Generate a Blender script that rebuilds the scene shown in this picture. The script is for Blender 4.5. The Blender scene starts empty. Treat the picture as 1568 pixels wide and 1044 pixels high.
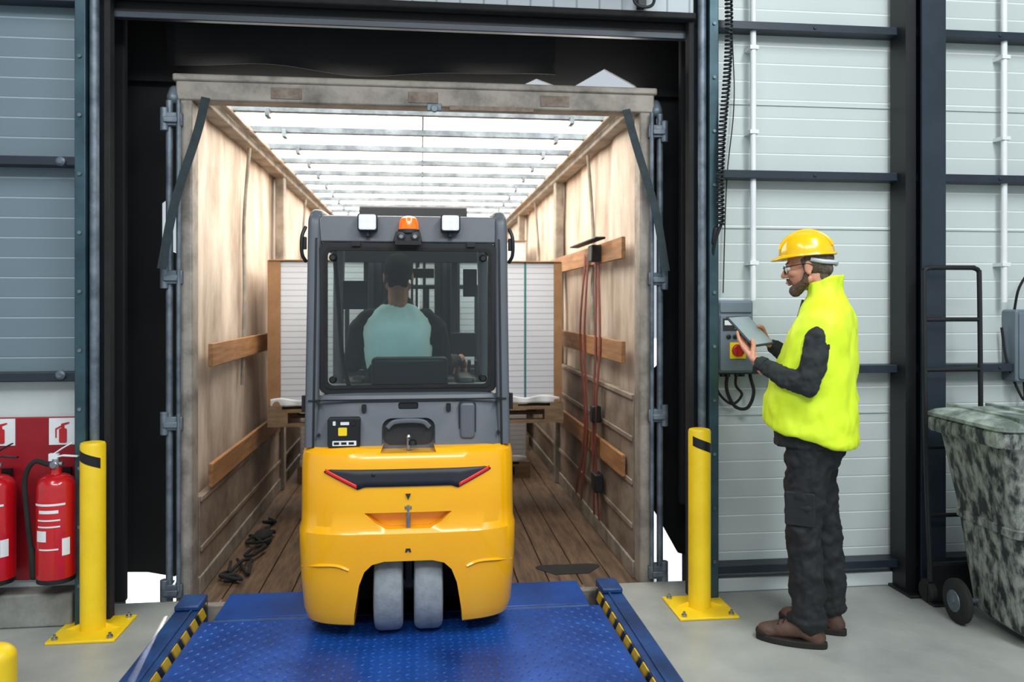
import bpy, bmesh, math, random
from mathutils import Vector as V, Matrix, Euler, noise
random.seed(7)
sc = bpy.context.scene
PAR = None

# ------------------------------------------------------------------ materials
def lin(h):
    h = h.lstrip('#'); o = []
    for i in (0, 2, 4):
        c = int(h[i:i+2], 16)/255
        o.append(c/12.92 if c <= .04045 else ((c+.055)/1.055)**2.4)
    return (o[0], o[1], o[2], 1)

def M(name, col, rough=.5, metal=0., col2=None, scale=4., detail=5., bump=0., bscale=40., coat=0., lo=.35, hi=.65, stretch=(1, 1, 1), emis=0., ecol=None):
    m = bpy.data.materials.new(name); m.use_nodes = True
    nt = m.node_tree; b = nt.nodes['Principled BSDF']
    b.inputs['Base Color'].default_value = lin(col)
    b.inputs['Roughness'].default_value = rough
    b.inputs['Metallic'].default_value = metal
    b.inputs['Coat Weight'].default_value = coat
    tc = nt.nodes.new('ShaderNodeTexCoord'); mp = nt.nodes.new('ShaderNodeMapping')
    mp.inputs['Scale'].default_value = stretch
    nt.links.new(tc.outputs['Object'], mp.inputs['Vector'])
    if col2:
        n = nt.nodes.new('ShaderNodeTexNoise'); n.inputs['Scale'].default_value = scale; n.inputs['Detail'].default_value = detail
        n.inputs['Roughness'].default_value = .62
        r = nt.nodes.new('ShaderNodeValToRGB')
        r.color_ramp.elements[0].position = lo; r.color_ramp.elements[1].position = hi
        r.color_ramp.elements[0].color = lin(col); r.color_ramp.elements[1].color = lin(col2)
        nt.links.new(mp.outputs[0], n.inputs['Vector']); nt.links.new(n.outputs['Fac'], r.inputs[0])
        nt.links.new(r.outputs[0], b.inputs['Base Color'])
    if bump:
        n2 = nt.nodes.new('ShaderNodeTexNoise'); n2.inputs['Scale'].default_value = bscale; n2.inputs['Detail'].default_value = 4
        bp = nt.nodes.new('ShaderNodeBump'); bp.inputs['Strength'].default_value = bump; bp.inputs['Distance'].default_value = .01
        nt.links.new(mp.outputs[0], n2.inputs['Vector']); nt.links.new(n2.outputs['Fac'], bp.inputs['Height']); nt.links.new(bp.outputs[0], b.inputs['Normal'])
    if emis:
        b.inputs['Emission Color'].default_value = lin(ecol or col); b.inputs['Emission Strength'].default_value = emis
    return m

def Mlines(name, col, colline, period, width, rough=.5, axis=2, bump=.5, metal=0, diag=False):
    """surface with regularly spaced grooves / stripes along one axis"""
    m = bpy.data.materials.new(name); m.use_nodes = True
    nt = m.node_tree; b = nt.nodes['Principled BSDF']; L = nt.links.new
    b.inputs['Roughness'].default_value = rough; b.inputs['Metallic'].default_value = metal
    tc = nt.nodes.new('ShaderNodeTexCoord'); sp = nt.nodes.new('ShaderNodeSeparateXYZ'); L(tc.outputs['Object'], sp.inputs[0])
    src = sp.outputs[axis]
    if diag:
        ad = nt.nodes.new('ShaderNodeMath'); ad.operation = 'ADD'; L(sp.outputs[1], ad.inputs[0]); L(sp.outputs[2], ad.inputs[1]); src = ad.outputs[0]
    d = nt.nodes.new('ShaderNodeMath'); d.operation = 'DIVIDE'; d.inputs[1].default_value = period; L(src, d.inputs[0])
    f = nt.nodes.new('ShaderNodeMath'); f.operation = 'FRACT'; L(d.outputs[0], f.inputs[0])
    r = nt.nodes.new('ShaderNodeValToRGB'); e = r.color_ramp.elements
    e[0].position = width*.6; e[0].color = (1, 1, 1, 1); e[1].position = width; e[1].color = (0, 0, 0, 1)
    L(f.outputs[0], r.inputs[0])
    n = nt.nodes.new('ShaderNodeTexNoise'); n.inputs['Scale'].default_value = 1.3; n.inputs['Detail'].default_value = 6; L(tc.outputs['Object'], n.inputs['Vector'])
    mr = nt.nodes.new('ShaderNodeMapRange'); mr.inputs['To Min'].default_value = .86; mr.inputs['To Max'].default_value = 1.08; L(n.outputs['Fac'], mr.inputs['Value'])
    mx = nt.nodes.new('ShaderNodeMix'); mx.data_type = 'RGBA'; mx.inputs['A'].default_value = lin(col); mx.inputs['B'].default_value = lin(colline)
    L(r.outputs[0], mx.inputs['Factor'])
    mu = nt.nodes.new('ShaderNodeVectorMath'); mu.operation = 'SCALE'; L(mx.outputs['Result'], mu.inputs[0]); L(mr.outputs[0], mu.inputs['Scale'])
    L(mu.outputs[0], b.inputs['Base Color'])
    if bump:
        bp = nt.nodes.new('ShaderNodeBump'); bp.inputs['Strength'].default_value = bump; bp.inputs['Distance'].default_value = .004; bp.invert = True
        L(r.outputs[0], bp.inputs['Height']); L(bp.outputs[0], b.inputs['Normal'])
    return m

def Mglass(name, tint, refl=.06):
    m = bpy.data.materials.new(name); m.use_nodes = True
    nt = m.node_tree; L = nt.links.new
    for n in list(nt.nodes):
        if n.type == 'BSDF_PRINCIPLED': nt.nodes.remove(n)
    o = [n for n in nt.nodes if n.type == 'OUTPUT_MATERIAL'][0]
    t = nt.nodes.new('ShaderNodeBsdfTransparent'); t.inputs[0].default_value = lin(tint)
    g = nt.nodes.new('ShaderNodeBsdfGlossy'); g.inputs['Roughness'].default_value = .02
    fr = nt.nodes.new('ShaderNodeFresnel'); fr.inputs[0].default_value = 1.5
    mx = nt.nodes.new('ShaderNodeMixShader'); L(fr.outputs[0], mx.inputs[0]); L(t.outputs[0], mx.inputs[1]); L(g.outputs[0], mx.inputs[2]); L(mx.outputs[0], o.inputs[0])
    return m

m_yel = M('forklift_yellow', '#FFB800', .28, coat=.5, col2='#FFB000', scale=2)
m_grey = M('forklift_grey', '#5E636A', .42, col2='#565B61', scale=3, bump=.05, bscale=300)
m_dgrey = M('dark_grey_plastic', '#2B2E33', .5, col2='#24272B')
m_blk = M('black_plastic', '#0E0F11', .45, col2='#15171A')
m_rub = M('grey_rubber', '#7E8488', .75, col2='#94999C', scale=14, bump=.2, bscale=80)
m_rubb = M('black_rubber', '#141414', .85, col2='#1F1F1F', scale=10)
m_redl = M('tail_lamp_red', '#D01818', .2, coat=.6, emis=.25)
m_chrome = M('bare_steel', '#AEB3B8', .3, .9, col2='#8E9398', scale=12)
m_galv = M('galvanised_steel', '#7B8790', .5, .5, col2='#525C66', scale=9, bump=.1)
m_lamp = M('lamp_lens', '#F4F8FF', .2, emis=.7)
m_org = M('beacon_orange', '#FF6A10', .2, emis=.55, coat=.5)
m_white = M('white_paint', '#E6E9EA', .5, col2='#D8DCDE')
m_stick = M('sticker_yellow', '#F2D21B', .5)
m_blue = M('leveller_blue', '#1C55AE', .36, .2, col2='#123C84', scale=3, detail=9, bump=.15, bscale=60)
m_blue2 = M('leveller_frame_blue', '#1D4B86', .45, .1, col2='#10305E', scale=6, bump=.1)
m_haz = Mlines('hazard_stripe', '#E0B81C', '#15140F', .14, .5, .5, 1, 0, diag=True)
m_conc = M('concrete_floor', '#858986', .38, col2='#A6A8A2', scale=2.2, detail=10, bump=.12, bscale=30, lo=.3, hi=.7)
m_kerb = M('concrete_kerb', '#74756F', .8, col2='#8F908A', scale=7, bump=.3)
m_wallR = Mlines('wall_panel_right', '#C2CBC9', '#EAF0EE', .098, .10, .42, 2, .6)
m_wallL = Mlines('wall_panel_left_shaded', '#6F8089', '#9AACB4', .098, .10, .42, 2, .6)  # grey-blue panels, with the shade on this side darkened into the colour
m_wallw = M('white_plinth_panel', '#C9D0CE', .5, col2='#BCC4C3', scale=2)
m_steel = M('painted_steel_dark', '#202A34', .42, .1, col2='#28333E', scale=5)
m_black = M('matt_black_steel', '#0B0D10', .5, col2='#12161A')
m_track = M('door_track_teal', '#3F5A63', .4, .4, col2='#2C444D', scale=6)
m_shel = M('shelter_fabric', '#06070A', .8, col2='#0B0C10', scale=3, bump=.3, bscale=8)
m_door = Mlines('door_panel', '#A6AFB4', '#7C858B', .12, .1, .4, 0, .5)
m_ceil = M('ceiling_sheet', '#8D9498', .7, col2='#81888C')
m_yelb = M('bollard_yellow', '#F2CE1E', .4, col2='#E7C016', scale=5)
m_red = M('extinguisher_red', '#C3121C', .25, coat=.6, col2='#AE0E18', scale=4)
m_redb = M('red_board', '#9E1020', .45, col2='#880C1A', scale=3)
m_wood = M('floor_plank_wood', '#35281D', .65, col2='#7A6048', scale=5, detail=10, bump=.35, bscale=20, stretch=(6, .7, 6), lo=.3, hi=.75)
m_wood2 = M('slat_wood', '#7E5836', .65, col2='#A9794B', scale=5, detail=8, bump=.2, stretch=(4, .6, 8))
m_tarp = M('trailer_tarp', '#8F7C6B', .6, col2='#D8CABA', scale=2.4, detail=12, bump=.7, bscale=5, lo=.30, hi=.66, stretch=(1, 1.6, .5))
m_tarpd = M('trailer_side_panel', '#6A5C50', .6, col2='#9A8B7C', scale=3.5, detail=12, bump=.2, bscale=9, stretch=(1, 1, 1.4))
m_tfr = M('trailer_frame_dirty', '#9A9388', .6, .15, col2='#57504A', scale=6, detail=9, bump=.3, bscale=30, lo=.42, hi=.75)
m_mark = M('header_stain', '#6A584D', .7, col2='#8A7E72', scale=20, detail=8)
m_rust = M('rusty_strap_red', '#7A2A1C', .7, col2='#5A2A20', scale=12)
m_strap = M('strap_dark_slate', '#25353A', .75, col2='#1B282C', scale=20)
m_roof = M('roof_tarp_emissive', '#FFFFFF', .8, emis=6.5, ecol='#FFF8EC')  # opaque sheet; emission stands in for daylight coming through the tarp
m_paper = Mlines('paper_stack', '#D6DAE0', '#B5BBC3', .042, .14, .35, 2, .4)
m_card = M('cardboard', '#A07A55', .8, col2='#8C6846', scale=6)
m_pal = M('pallet_wood', '#6E5A45', .8, col2='#8F7658', scale=6, stretch=(1, 5, 5))
m_strapg = M('pack_strap_teal', '#2C6F74', .5)
m_binm = M('bin_dirty_grey_green', '#23292A', .6, col2='#979D94', scale=13, detail=15, bump=.5, bscale=25, lo=.42, hi=.60, stretch=(1.6, 1.6, .75))
m_binl = M('bin_lid', '#59635C', .55, col2='#A9B4AC', scale=9, detail=12, lo=.4, hi=.65)
m_boxg = M('enclosure_grey', '#6F7C87', .45, col2='#66727C')
m_snow = M('exterior_ground', '#E9EDF2', .8, col2='#D3D8DE', scale=1)
m_skin = M('skin', '#D0957A', .5, col2='#BE8367', scale=18, bump=.05, bscale=200)
m_hair = M('hair_grey_brown', '#4A3D34', .8, col2='#6E6258', scale=90, bump=.6, bscale=260)
m_beard = M('beard_brown', '#4A372A', .85, col2='#6E5846', scale=120, bump=.7, bscale=300)
m_hairb = M('hair_black', '#15110F', .8, col2='#221C18', scale=90, bump=.6, bscale=260)
m_vest = M('hi_vis_vest', '#DDF430', .6, col2='#D0EC22', scale=3, bump=.3, bscale=14, emis=.05)
m_vestd = M('vest_seam', '#A9C412', .7)
m_sweat = M('dark_sweater', '#1C2123', .85, col2='#262B2D', scale=8, bump=.35, bscale=30)
m_trou = M('black_work_trousers', '#111417', .75, col2='#191D20', scale=6, bump=.4, bscale=18)
m_boot = M('brown_boot_leather', '#412D24', .6, col2='#5E4336', scale=10, bump=.2)
m_sole = M('boot_sole', '#15120F', .8, col2='#1F1B17')
m_helm = M('helmet_yellow', '#F7C60C', .25, coat=.5, col2='#F2BE08')
m_strapw = M('harness_grey', '#BFC6CC', .5)
m_scr = M('tablet_screen', '#97A4AC', .35, col2='#84919A', scale=3)
m_teal = M('driver_vest', '#C2E8E4', .6, col2='#E2F6F3', scale=4, bump=.3, bscale=15, emis=.12)  # pale cloth with slight emission added to brighten the driver
m_eye = M('eye_white', '#E8E4DE', .2)
m_iris = M('eye_iris', '#2A1C12', .2)
m_lens = Mglass('spectacle_lens', '#E6EEF2')
m_glass = Mglass('cab_glass', '#DDE7E7')
m_darkin = M('dark_interior', '#08090A', .8, col2='#0D0E10')

# ------------------------------------------------------------------ geometry helpers
def group(name, loc=(0, 0, 0), rz=0.):
    global PAR
    e = bpy.data.objects.new(name, None); e.empty_display_size = .1
    e.location = loc; e.rotation_euler = (0, 0, math.radians(rz))
    sc.collection.objects.link(e); PAR = e; return e

def join(parts):
    vs, fs = [], []
    for v, f in parts:
        o = len(vs); vs += [V(p) for p in v]; fs += [tuple(i+o for i in q) for q in f]
    return vs, fs

def mk(name, geo, mat, smooth=True, bevel=0., seg=2, solid=0., remesh=0., smoothit=0, disp=0., dscale=.08, sub=0, top=False, ang=35):
    if isinstance(geo, list): geo = join(geo)
    me = bpy.data.meshes.new(name); me.from_pydata([tuple(p) for p in geo[0]], [], geo[1])
    bm = bmesh.new(); bm.from_mesh(me); bmesh.ops.recalc_face_normals(bm, faces=bm.faces); bm.to_mesh(me); bm.free()
    if smooth:
        me.polygons.foreach_set('use_smooth', [True]*len(me.polygons))
        if not remesh and not sub: me.set_sharp_from_angle(angle=math.radians(ang))
    me.materials.append(mat); me.update()
    ob = bpy.data.objects.new(name, me); sc.collection.objects.link(ob)
    if PAR and not top: ob.parent = PAR
    if solid:
        s = ob.modifiers.new('s', 'SOLIDIFY'); s.thickness = solid; s.offset = 0
    if bevel:
        b = ob.modifiers.new('b', 'BEVEL'); b.width = bevel; b.segments = seg; b.limit_method = 'ANGLE'; b.angle_limit = math.radians(35)
    if remesh:
        r = ob.modifiers.new('r', 'REMESH'); r.mode = 'VOXEL'; r.voxel_size = remesh; r.use_smooth_shade = True
    if smoothit:
        s = ob.modifiers.new('sm', 'SMOOTH'); s.factor = .5; s.iterations = smoothit
    if sub:
        s = ob.modifiers.new('su', 'SUBSURF'); s.levels = sub; s.render_levels = sub
    if disp:
        t = bpy.data.textures.new(name+'_t', 'CLOUDS'); t.noise_scale = dscale; t.noise_depth = 2
        d = ob.modifiers.new('d', 'DISPLACE'); d.texture = t; d.strength = disp; d.texture_coords = 'LOCAL'; d.mid_level = .5
    return ob

def bake(ob):
    dg = bpy.context.evaluated_depsgraph_get(); dg.update()
    me = bpy.data.meshes.new_from_object(ob.evaluated_get(dg))
    ob.modifiers.clear(); ob.data = me; return ob

def cut(ob, cutters):
    tmp = []
    for g in cutters:
        c = mk('cutter', g, ob.data.materials[0], smooth=False); tmp.append(c)
        b = ob.modifiers.new('bo', 'BOOLEAN'); b.operation = 'DIFFERENCE'; b.object = c; b.solver = 'EXACT'
    bpy.context.view_layer.update(); bake(ob)
    for c in tmp: bpy.data.objects.remove(c)
    ob.data.polygons.foreach_set('use_smooth', [True]*len(ob.data.polygons)); ob.data.set_sharp_from_angle(angle=math.radians(30))
    return ob

def box(x0, x1, y0, y1, z0, z1):
    v = [(x, y, z) for x in (x0, x1) for y in (y0, y1) for z in (z0, z1)]
    return v, [(0, 1, 3, 2), (4, 6, 7, 5), (0, 4, 5, 1), (2, 3, 7, 6), (0, 2, 6, 4), (1, 5, 7, 3)]

def cbox(c, s):
    return box(c[0]-s[0]/2, c[0]+s[0]/2, c[1]-s[1]/2, c[1]+s[1]/2, c[2]-s[2]/2, c[2]+s[2]/2)

def xf(geo, Mx): return [Mx @ V(p) for p in geo[0]], geo[1]

def basis(d):
    d = V(d).normalized(); u = V((0, 0, 1)) if abs(d.z) < .9 else V((1, 0, 0))
    s = d.cross(u).normalized(); return d, s, s.cross(d).normalized()

def loft(rings, cap0=True, cap1=True):
    n = len(rings[0]); vs = [V(p) for r in rings for p in r]; fs = []
    for i in range(len(rings)-1):
        for j in range(n):
            k = (j+1) % n; fs.append((i*n+j, i*n+k, (i+1)*n+k, (i+1)*n+j))
    if cap0: fs.append(tuple(range(n))[::-1])
    if cap1: fs.append(tuple(range((len(rings)-1)*n, len(rings)*n)))
    return vs, fs

def cyl(p1, p2, r1, r2=None, n=24):
    r2 = r1 if r2 is None else r2; p1, p2 = V(p1), V(p2); d, s, u = basis(p2-p1)
    return loft([[p+(s*math.cos(2*math.pi*i/n)+u*math.sin(2*math.pi*i/n))*r for i in range(n)] for p, r in ((p1, r1), (p2, r2))])

def turned(p, axis, prof, n=32):
    """prof = list of (dist along axis, radius)"""
    p = V(p); d, s, u = basis(axis)
    return loft([[p+d*h+(s*math.cos(2*math.pi*i/n)+u*math.sin(2*math.pi*i/n))*r for i in range(n)] for h, r in prof])

def cap(p1, r1, p2, r2, n=14, m=5):
    p1, p2 = V(p1), V(p2); d, s, u = basis(p2-p1); R = []
    for k in range(m+1):
        a = math.pi/2*k/m; R.append((p1-d*r1*math.cos(a), max(r1*math.sin(a), 1e-4)))
    for k in range(m+1):
        a = math.pi/2*k/m; R.append((p2+d*r2*math.sin(a), max(r2*math.cos(a), 1e-4)))
    return loft([[p+(s*math.cos(2*math.pi*i/n)+u*math.sin(2*math.pi*i/n))*r for i in range(n)] for p, r in R])

def chain(pts, rs): return [cap(pts[i], rs[i], pts[i+1], rs[i+1]) for i in range(len(pts)-1)]

def ell(c, r, rot=None, n=20, m=12):
    c = V(c); R = Euler([math.radians(a) for a in rot]).to_matrix() if rot else Matrix.Identity(3)
    return loft([[c+R@V((r[0]*max(math.sin(math.pi*k/m), 1e-3)*math.cos(2*math.pi*i/n), r[1]*max(math.sin(math.pi*k/m), 1e-3)*math.sin(2*math.pi*i/n), r[2]*math.cos(math.pi*k/m))) for i in range(n)] for k in range(m+1)])

def smoothpts(pts, k=6):
    P = [V(p) for p in pts]; P = [P[0]*2-P[1]]+P+[P[-1]*2-P[-2]]; o = []
    for i in range(1, len(P)-2):
        for j in range(k):
            t = j/k; a, b, c, d = P[i-1:i+3]
            o.append(.5*((2*b)+(c-a)*t+(2*a-5*b+4*c-d)*t*t+(3*b-a-3*c+d)*t**3))
    o.append(P[-2]); return o

def sweep(pts, sec, side=None, closed=False):
    P = [V(p) for p in pts]; rings = []; s = None
    for i, p in enumerate(P):
        if closed: d = (P[(i+1) % len(P)]-P[i-1]).normalized()
        else: d = (P[min(i+1, len(P)-1)]-P[max(i-1, 0)]).normalized()
        if s is None:
            s = V(side) if side else basis(d)[1]
        s = (s-d*s.dot(d)).normalized(); u = s.cross(d).normalized()
        rings.append([p+s*a+u*b for a, b in sec])
    if closed:
        rings.append(rings[0]); return loft(rings, False, False)
    return loft(rings)

def tube(pts, r, n=10, k=6, closed=False):
    P = smoothpts(pts, k) if k else pts
    return sweep(P, [(r*math.cos(2*math.pi*i/n), r*math.sin(2*math.pi*i/n)) for i in range(n)], closed=closed)

def rsec(w, h, r=.25):
    r = min(w, h)*r; o = []
    for cx, cy, a0 in ((w/2-r, h/2-r, 0), (-w/2+r, h/2-r, 90), (-w/2+r, -h/2+r, 180), (w/2-r, -h/2+r, 270)):
        for k in range(4):
            a = math.radians(a0+30*k); o.append((cx+r*math.cos(a), cy+r*math.sin(a)))
    return o

def prism(poly, ax, a, b):
    f = {'x': lambda p, t: (t, p[0], p[1]), 'y': lambda p, t: (p[0], t, p[1]), 'z': lambda p, t: (p[0], p[1], t)}[ax]
    return loft([[f(p, a) for p in poly], [f(p, b) for p in poly]])

def rrect(x0, x1, z0, z1, r, n=6):
    o = []
    for cx, cz, a0 in ((x1-r, z1-r, 0), (x0+r, z1-r, 90), (x0+r, z0+r, 180), (x1-r, z0+r, 270)):
        for k in range(n+1):
            a = math.radians(a0+90*k/n); o.append((cx+r*math.cos(a), cz+r*math.sin(a)))
    return o

def frame_y(outer, inner, y0, y1):
    n = len(outer); R = [[(p[0], y0, p[1]) for p in outer], [(p[0], y0, p[1]) for p in inner], [(p[0], y1, p[1]) for p in inner], [(p[0], y1, p[1]) for p in outer]]
    R.append(R[0]); return loft(R, False, False)

def grid(f, nu, nv):
    vs = [V(f(i/nu, j/nv)) for i in range(nu+1) for j in range(nv+1)]
    return vs, [(i*(nv+1)+j, (i+1)*(nv+1)+j, (i+1)*(nv+1)+j+1, i*(nv+1)+j+1) for i in range(nu) for j in range(nv)]

# ================================================================== BUILDING SHELL
PAR = None
mk('floor', [box(-8, -1.22, -6, 4.3, -1.15, 0), box(1.06, 8, -6, 4.3, -1.15, 0), box(-1.22, 1.06, -6, 1.6, -1.15, 0), box(-1.22, 1.06, 1.6, 4.1, -1.15, -.7)], m_conc, smooth=False)
mk('exterior_ground', box(-30, 30, 4.31, 60, -1.3, -1.15), m_snow, smooth=False)
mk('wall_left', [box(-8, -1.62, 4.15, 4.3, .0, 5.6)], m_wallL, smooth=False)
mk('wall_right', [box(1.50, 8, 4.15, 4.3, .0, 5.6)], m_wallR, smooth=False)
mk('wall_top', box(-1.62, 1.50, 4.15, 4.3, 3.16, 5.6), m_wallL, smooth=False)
mk('ceiling', box(-8, 8, -6, 4.3, 5.6, 5.75), m_ceil, smooth=False)
mk('baseboard_left', [box(-8, -1.66, 4.02, 4.149, 0, .16)], m_kerb, bevel=.01)
mk('baseboard_right', [box(1.56, 8, 4.10, 4.149, 0, .075)], m_wallw, bevel=.008)
mk('trim_1', box(-8, -1.66, 4.135, 4.149, .16, 1.16), m_wallw, smooth=False)
k = 2
for z in (3.02, 2.23, 1.19, .135):
    for (a, b) in ((-8, -1.66), (1.56, 8)):
        if z < .2 and a < 0: continue
        g = [box(a, b, 4.06, 4.149, z-.021, z-.016), box(a, b, 4.06, 4.149, z+.016, z+.021), box(a, b, 4.056, 4.064, z-.021, z+.021)]
        for i in range(6):
            x = a+(b-a)*(i+.5)/6
            g.append(cyl((x, 4.05, z), (x, 4.056, z), .010, n=10))
        mk('trim_%d' % k, g, m_steel, bevel=.002); k += 1
for zz in (2.225, 1.20):
    mk('trim_%d' % k, turned((-1.72, 4.03, zz), (0, 1, 0), [(0, .012), (.008, .022), (.03, .022)]), m_galv, smooth=True); k += 1
mk('trim_%d' % k, [box(1.56, 8, 4.143, 4.1495, z, z+.008) for z in (.94, 1.95, 2.62)], m_wallw, smooth=False); k += 1

# steel column
group('steel_column', (2.66, 3.98, 0))
mk('profile', [box(-.035, .10, -.05, -.036, 0, 5.6), box(-.035, .10, .125, .139, 0, 5.6), box(.025, .04, -.036, .125, 0, 5.6)], m_steel, smooth=False)
mk('side_cladding', box(-.095, -.036, -.0, .139, 0, 5.6), m_black, smooth=False)
mk('foot_plate', box(-.12, .12, -.08, .139, 0, .015), m_black, bevel=.003)
mk('cleat', [box(.04, .095, -.02, .12, z-.01, z+.0) for z in (3.06, 2.27, 1.23)], m_steel, bevel=.002)

for x, z0 in ((1.765, 1.56), (3.22, 1.55)):
    group('wall_conduit', (x, 4.12, 0))
    mk('pipe', [cyl((0, -.03, z0), (0, -.03, 5.5), .016), *[box(-.024, .024, -.05, .03, z, z+.02) for z in (1.75, 2.45, 2.9, 3.6)]], m_white)

for nm, x0, x1, sx in (('door_track', -1.64, -1.53, 1), ('door_track', 1.43, 1.54, -1)):
    group(nm, (0, 0, 0))
    xi = x1 if sx > 0 else x0; xo = x0 if sx > 0 else x1
    mk('angle', [box(min(xo, xo+sx*.05), max(xo, xo+sx*.05), 4.0, 4.148, 0, 4.4)], m_track, bevel=.004)
    mk('rail', [cyl((xi-sx*.03, 4.03, .05), (xi-sx*.03, 4.03, 4.3), .022, n=16), box(xi-.003-sx*.035, xi+.003-sx*.035, 4.03, 4.14, 0, 4.3)], m_galv)
    mk('jamb_plate', [box(min(xi, xo), max(xi, xo), 4.10, 4.149, 0, 4.4)], m_steel, bevel=.003)
    mk('bolt_heads', [cyl((xo+sx*.025, 3.992, .2+i*.28), (xo+sx*.025, 4.0, .2+i*.28), .009, n=8) for i in range(14)], m_galv)
    mk('edge_seal', [box(min(xi, xi+sx*.03), max(xi, xi+sx*.03), 4.06, 4.12, 0, 3.2)], m_rubb, bevel=.004)

group('sectional_door', (-.05, 0, 0))
mk('bottom_panel', box(-1.47, 1.47, 4.04, 4.09, 3.06, 3.5), m_door, bevel=.006)
mk('bottom_seal', [box(-1.48, 1.48, 4.03, 4.10, 3.03, 3.065)], m_rubb, bevel=.008)
mk('panel_stack', box(-1.47, 1.47, 3.2, 4.04, 3.53, 3.6), m_door, bevel=.006)
mk('lintel_bar', [box(-1.52, 1.52, 4.11, 4.149, 2.95, 2.985)], m_steel, bevel=.004)
mk('lintel_plate', [box(-1.52, 1.52, 4.125, 4.149, 2.985, 3.3)], m_black, bevel=.002)
mk('handle_bracket', [box(1.16, 1.2, 3.99, 4.04, 3.07, 3.16), tube([(1.12, 3.98, 3.2), (1.13, 3.96, 3.08), (1.18, 3.95, 3.05), (1.23, 3.96, 3.08), (1.24, 3.98, 3.2)], .008)], m_black)

group('dock_shelter', (0, 0, 0))
mk('outer_frame', [box(-1.80, -1.74, 4.3, 4.95, -1.1, 3.3), box(1.66, 1.72, 4.3, 4.95, -1.1, 3.3), box(-1.80, 1.72, 4.3, 4.95, 3.24, 3.3)], m_shel, smooth=False)
mk('side_curtain_left', prism([(-1.74, .07), (-1.5, .06), (-1.36, .03), (-1.32, .05), (-1.30, 1.8), (-1.43, 1.86), (-1.43, 2.10), (-1.30, 2.2), (-1.30, 3.24), (-1.74, 3.24)], 'y', 4.6, 4.62), m_shel, smooth=False)
mk('side_curtain_right', prism([(1.66, .02), (1.52, .06), (1.43, .22), (1.36, .34), (1.31, .4), (1.31, 1.1), (1.42, 1.2), (1.42, 2.0), (1.31, 2.2), (1.31, 3.24), (1.66, 3.24)], 'y', 4.6, 4.62), m_shel, smooth=False)
mk('top_curtain', prism([(-1.74, 2.76), (.50, 2.76), (.66, 2.84), (.78, 2.80), (.86, 2.79), (1.06, 2.91), (1.24, 2.82), (1.31, 2.76), (1.66, 2.76), (1.66, 3.24), (-1.74, 3.24)], 'y', 4.55, 4.57), m_shel, smooth=False)
mk('top_curtain_flap', grid(lambda u, v: (-1.35+2.1*u, 4.40+.03*math.sin(u*17)+.05*v, 3.22-.40*v+.02*math.sin(u*9)), 40, 6), m_shel, solid=.006)
mk('front_pads', [box(-1.74, -1.52, 4.31, 4.36, .0, 3.24), box(1.44, 1.66, 4.31, 4.36, .42, 3.24)], m_shel, bevel=.01)

# ================================================================== DOCK LEVELLER
group('dock_leveller', (-.075, 1.65, 0))
XL, XR = -1.005, 1.005
zt = lambda y: -.002-.036*y/2.5
mk('deck_plate', loft([[(XL, 0, zt(0)-.02), (XR, 0, zt(0)-.02), (XR, 0, zt(0)), (XL, 0, zt(0))], [(XL, 2.45, zt(2.45)-.02), (XR, 2.45, zt(2.45)-.02), (XR, 2.45, zt(2.45)), (XL, 2.45, zt(2.45))]]), m_blue, smooth=False)
tv, tf = [], []
ny, nx = 62, 50
for j in range(ny):
    for i in range(nx):
        cx = XL+.025+(XR-XL-.05)*(i+.5)/nx; cy = .03+(2.40)*(j+.5)/ny; z = zt(cy)
        a = math.radians(45 if (i+j) % 2 else -45); c, s = math.cos(a), math.sin(a); o = len(tv)
        for (px, py, pz) in ((.017, 0, 0), (0, .006, 0), (-.017, 0, 0), (0, -.006, 0), (.008, 0, .0028), (-.008, 0, .0028)):
            tv.append(V((cx+px*c-py*s, cy+px*s+py*c, z+pz)))
        tf += [(o, o+1, o+4), (o+1, o+5, o+4), (o+1, o+2, o+5), (o+2, o+3, o+5), (o+3, o+4, o+5), (o+3, o, o+4)]
mk('tread_pattern', (tv, tf), m_blue, smooth=False)
mk('lip_plate', [box(-.95, .95, 2.46, 2.80, -.048, -.027)], m_blue, bevel=.004)
mk('lip_hinge', [cyl((-.95, 2.455, -.045), (.95, 2.455, -.045), .014, n=12)], m_blue2)
for sx in (-1, 1):
    xo = -1.14 if sx < 0 else 1.13
    xi = sx*1.02
    a, b = min(xo, xi), max(xo, xi)
    mk('side_rail', [box(a, b, 0, 2.62, -.2, .018)], m_blue2, bevel=.005)
    mk('hazard_edge', [box(xi-.004-(.002 if sx > 0 else 0), xi+.004, .02, 2.58, -.055, .012)], m_haz, smooth=False)
    mk('rail_rib', [box(min(xi+sx*.03, xi+sx*.042), max(xi+sx*.03, xi+sx*.042), .02, 2.6, .018, .028)], m_blue2, bevel=.002)
    mk('rail_end', [box(a, b, 2.45, 2.62, .018, .045)], m_blue2, bevel=.008)
mk('rear_frame', box(-1.14, 1.13, -.05, 0, -.2, 0), m_blue2, bevel=.004)

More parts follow.
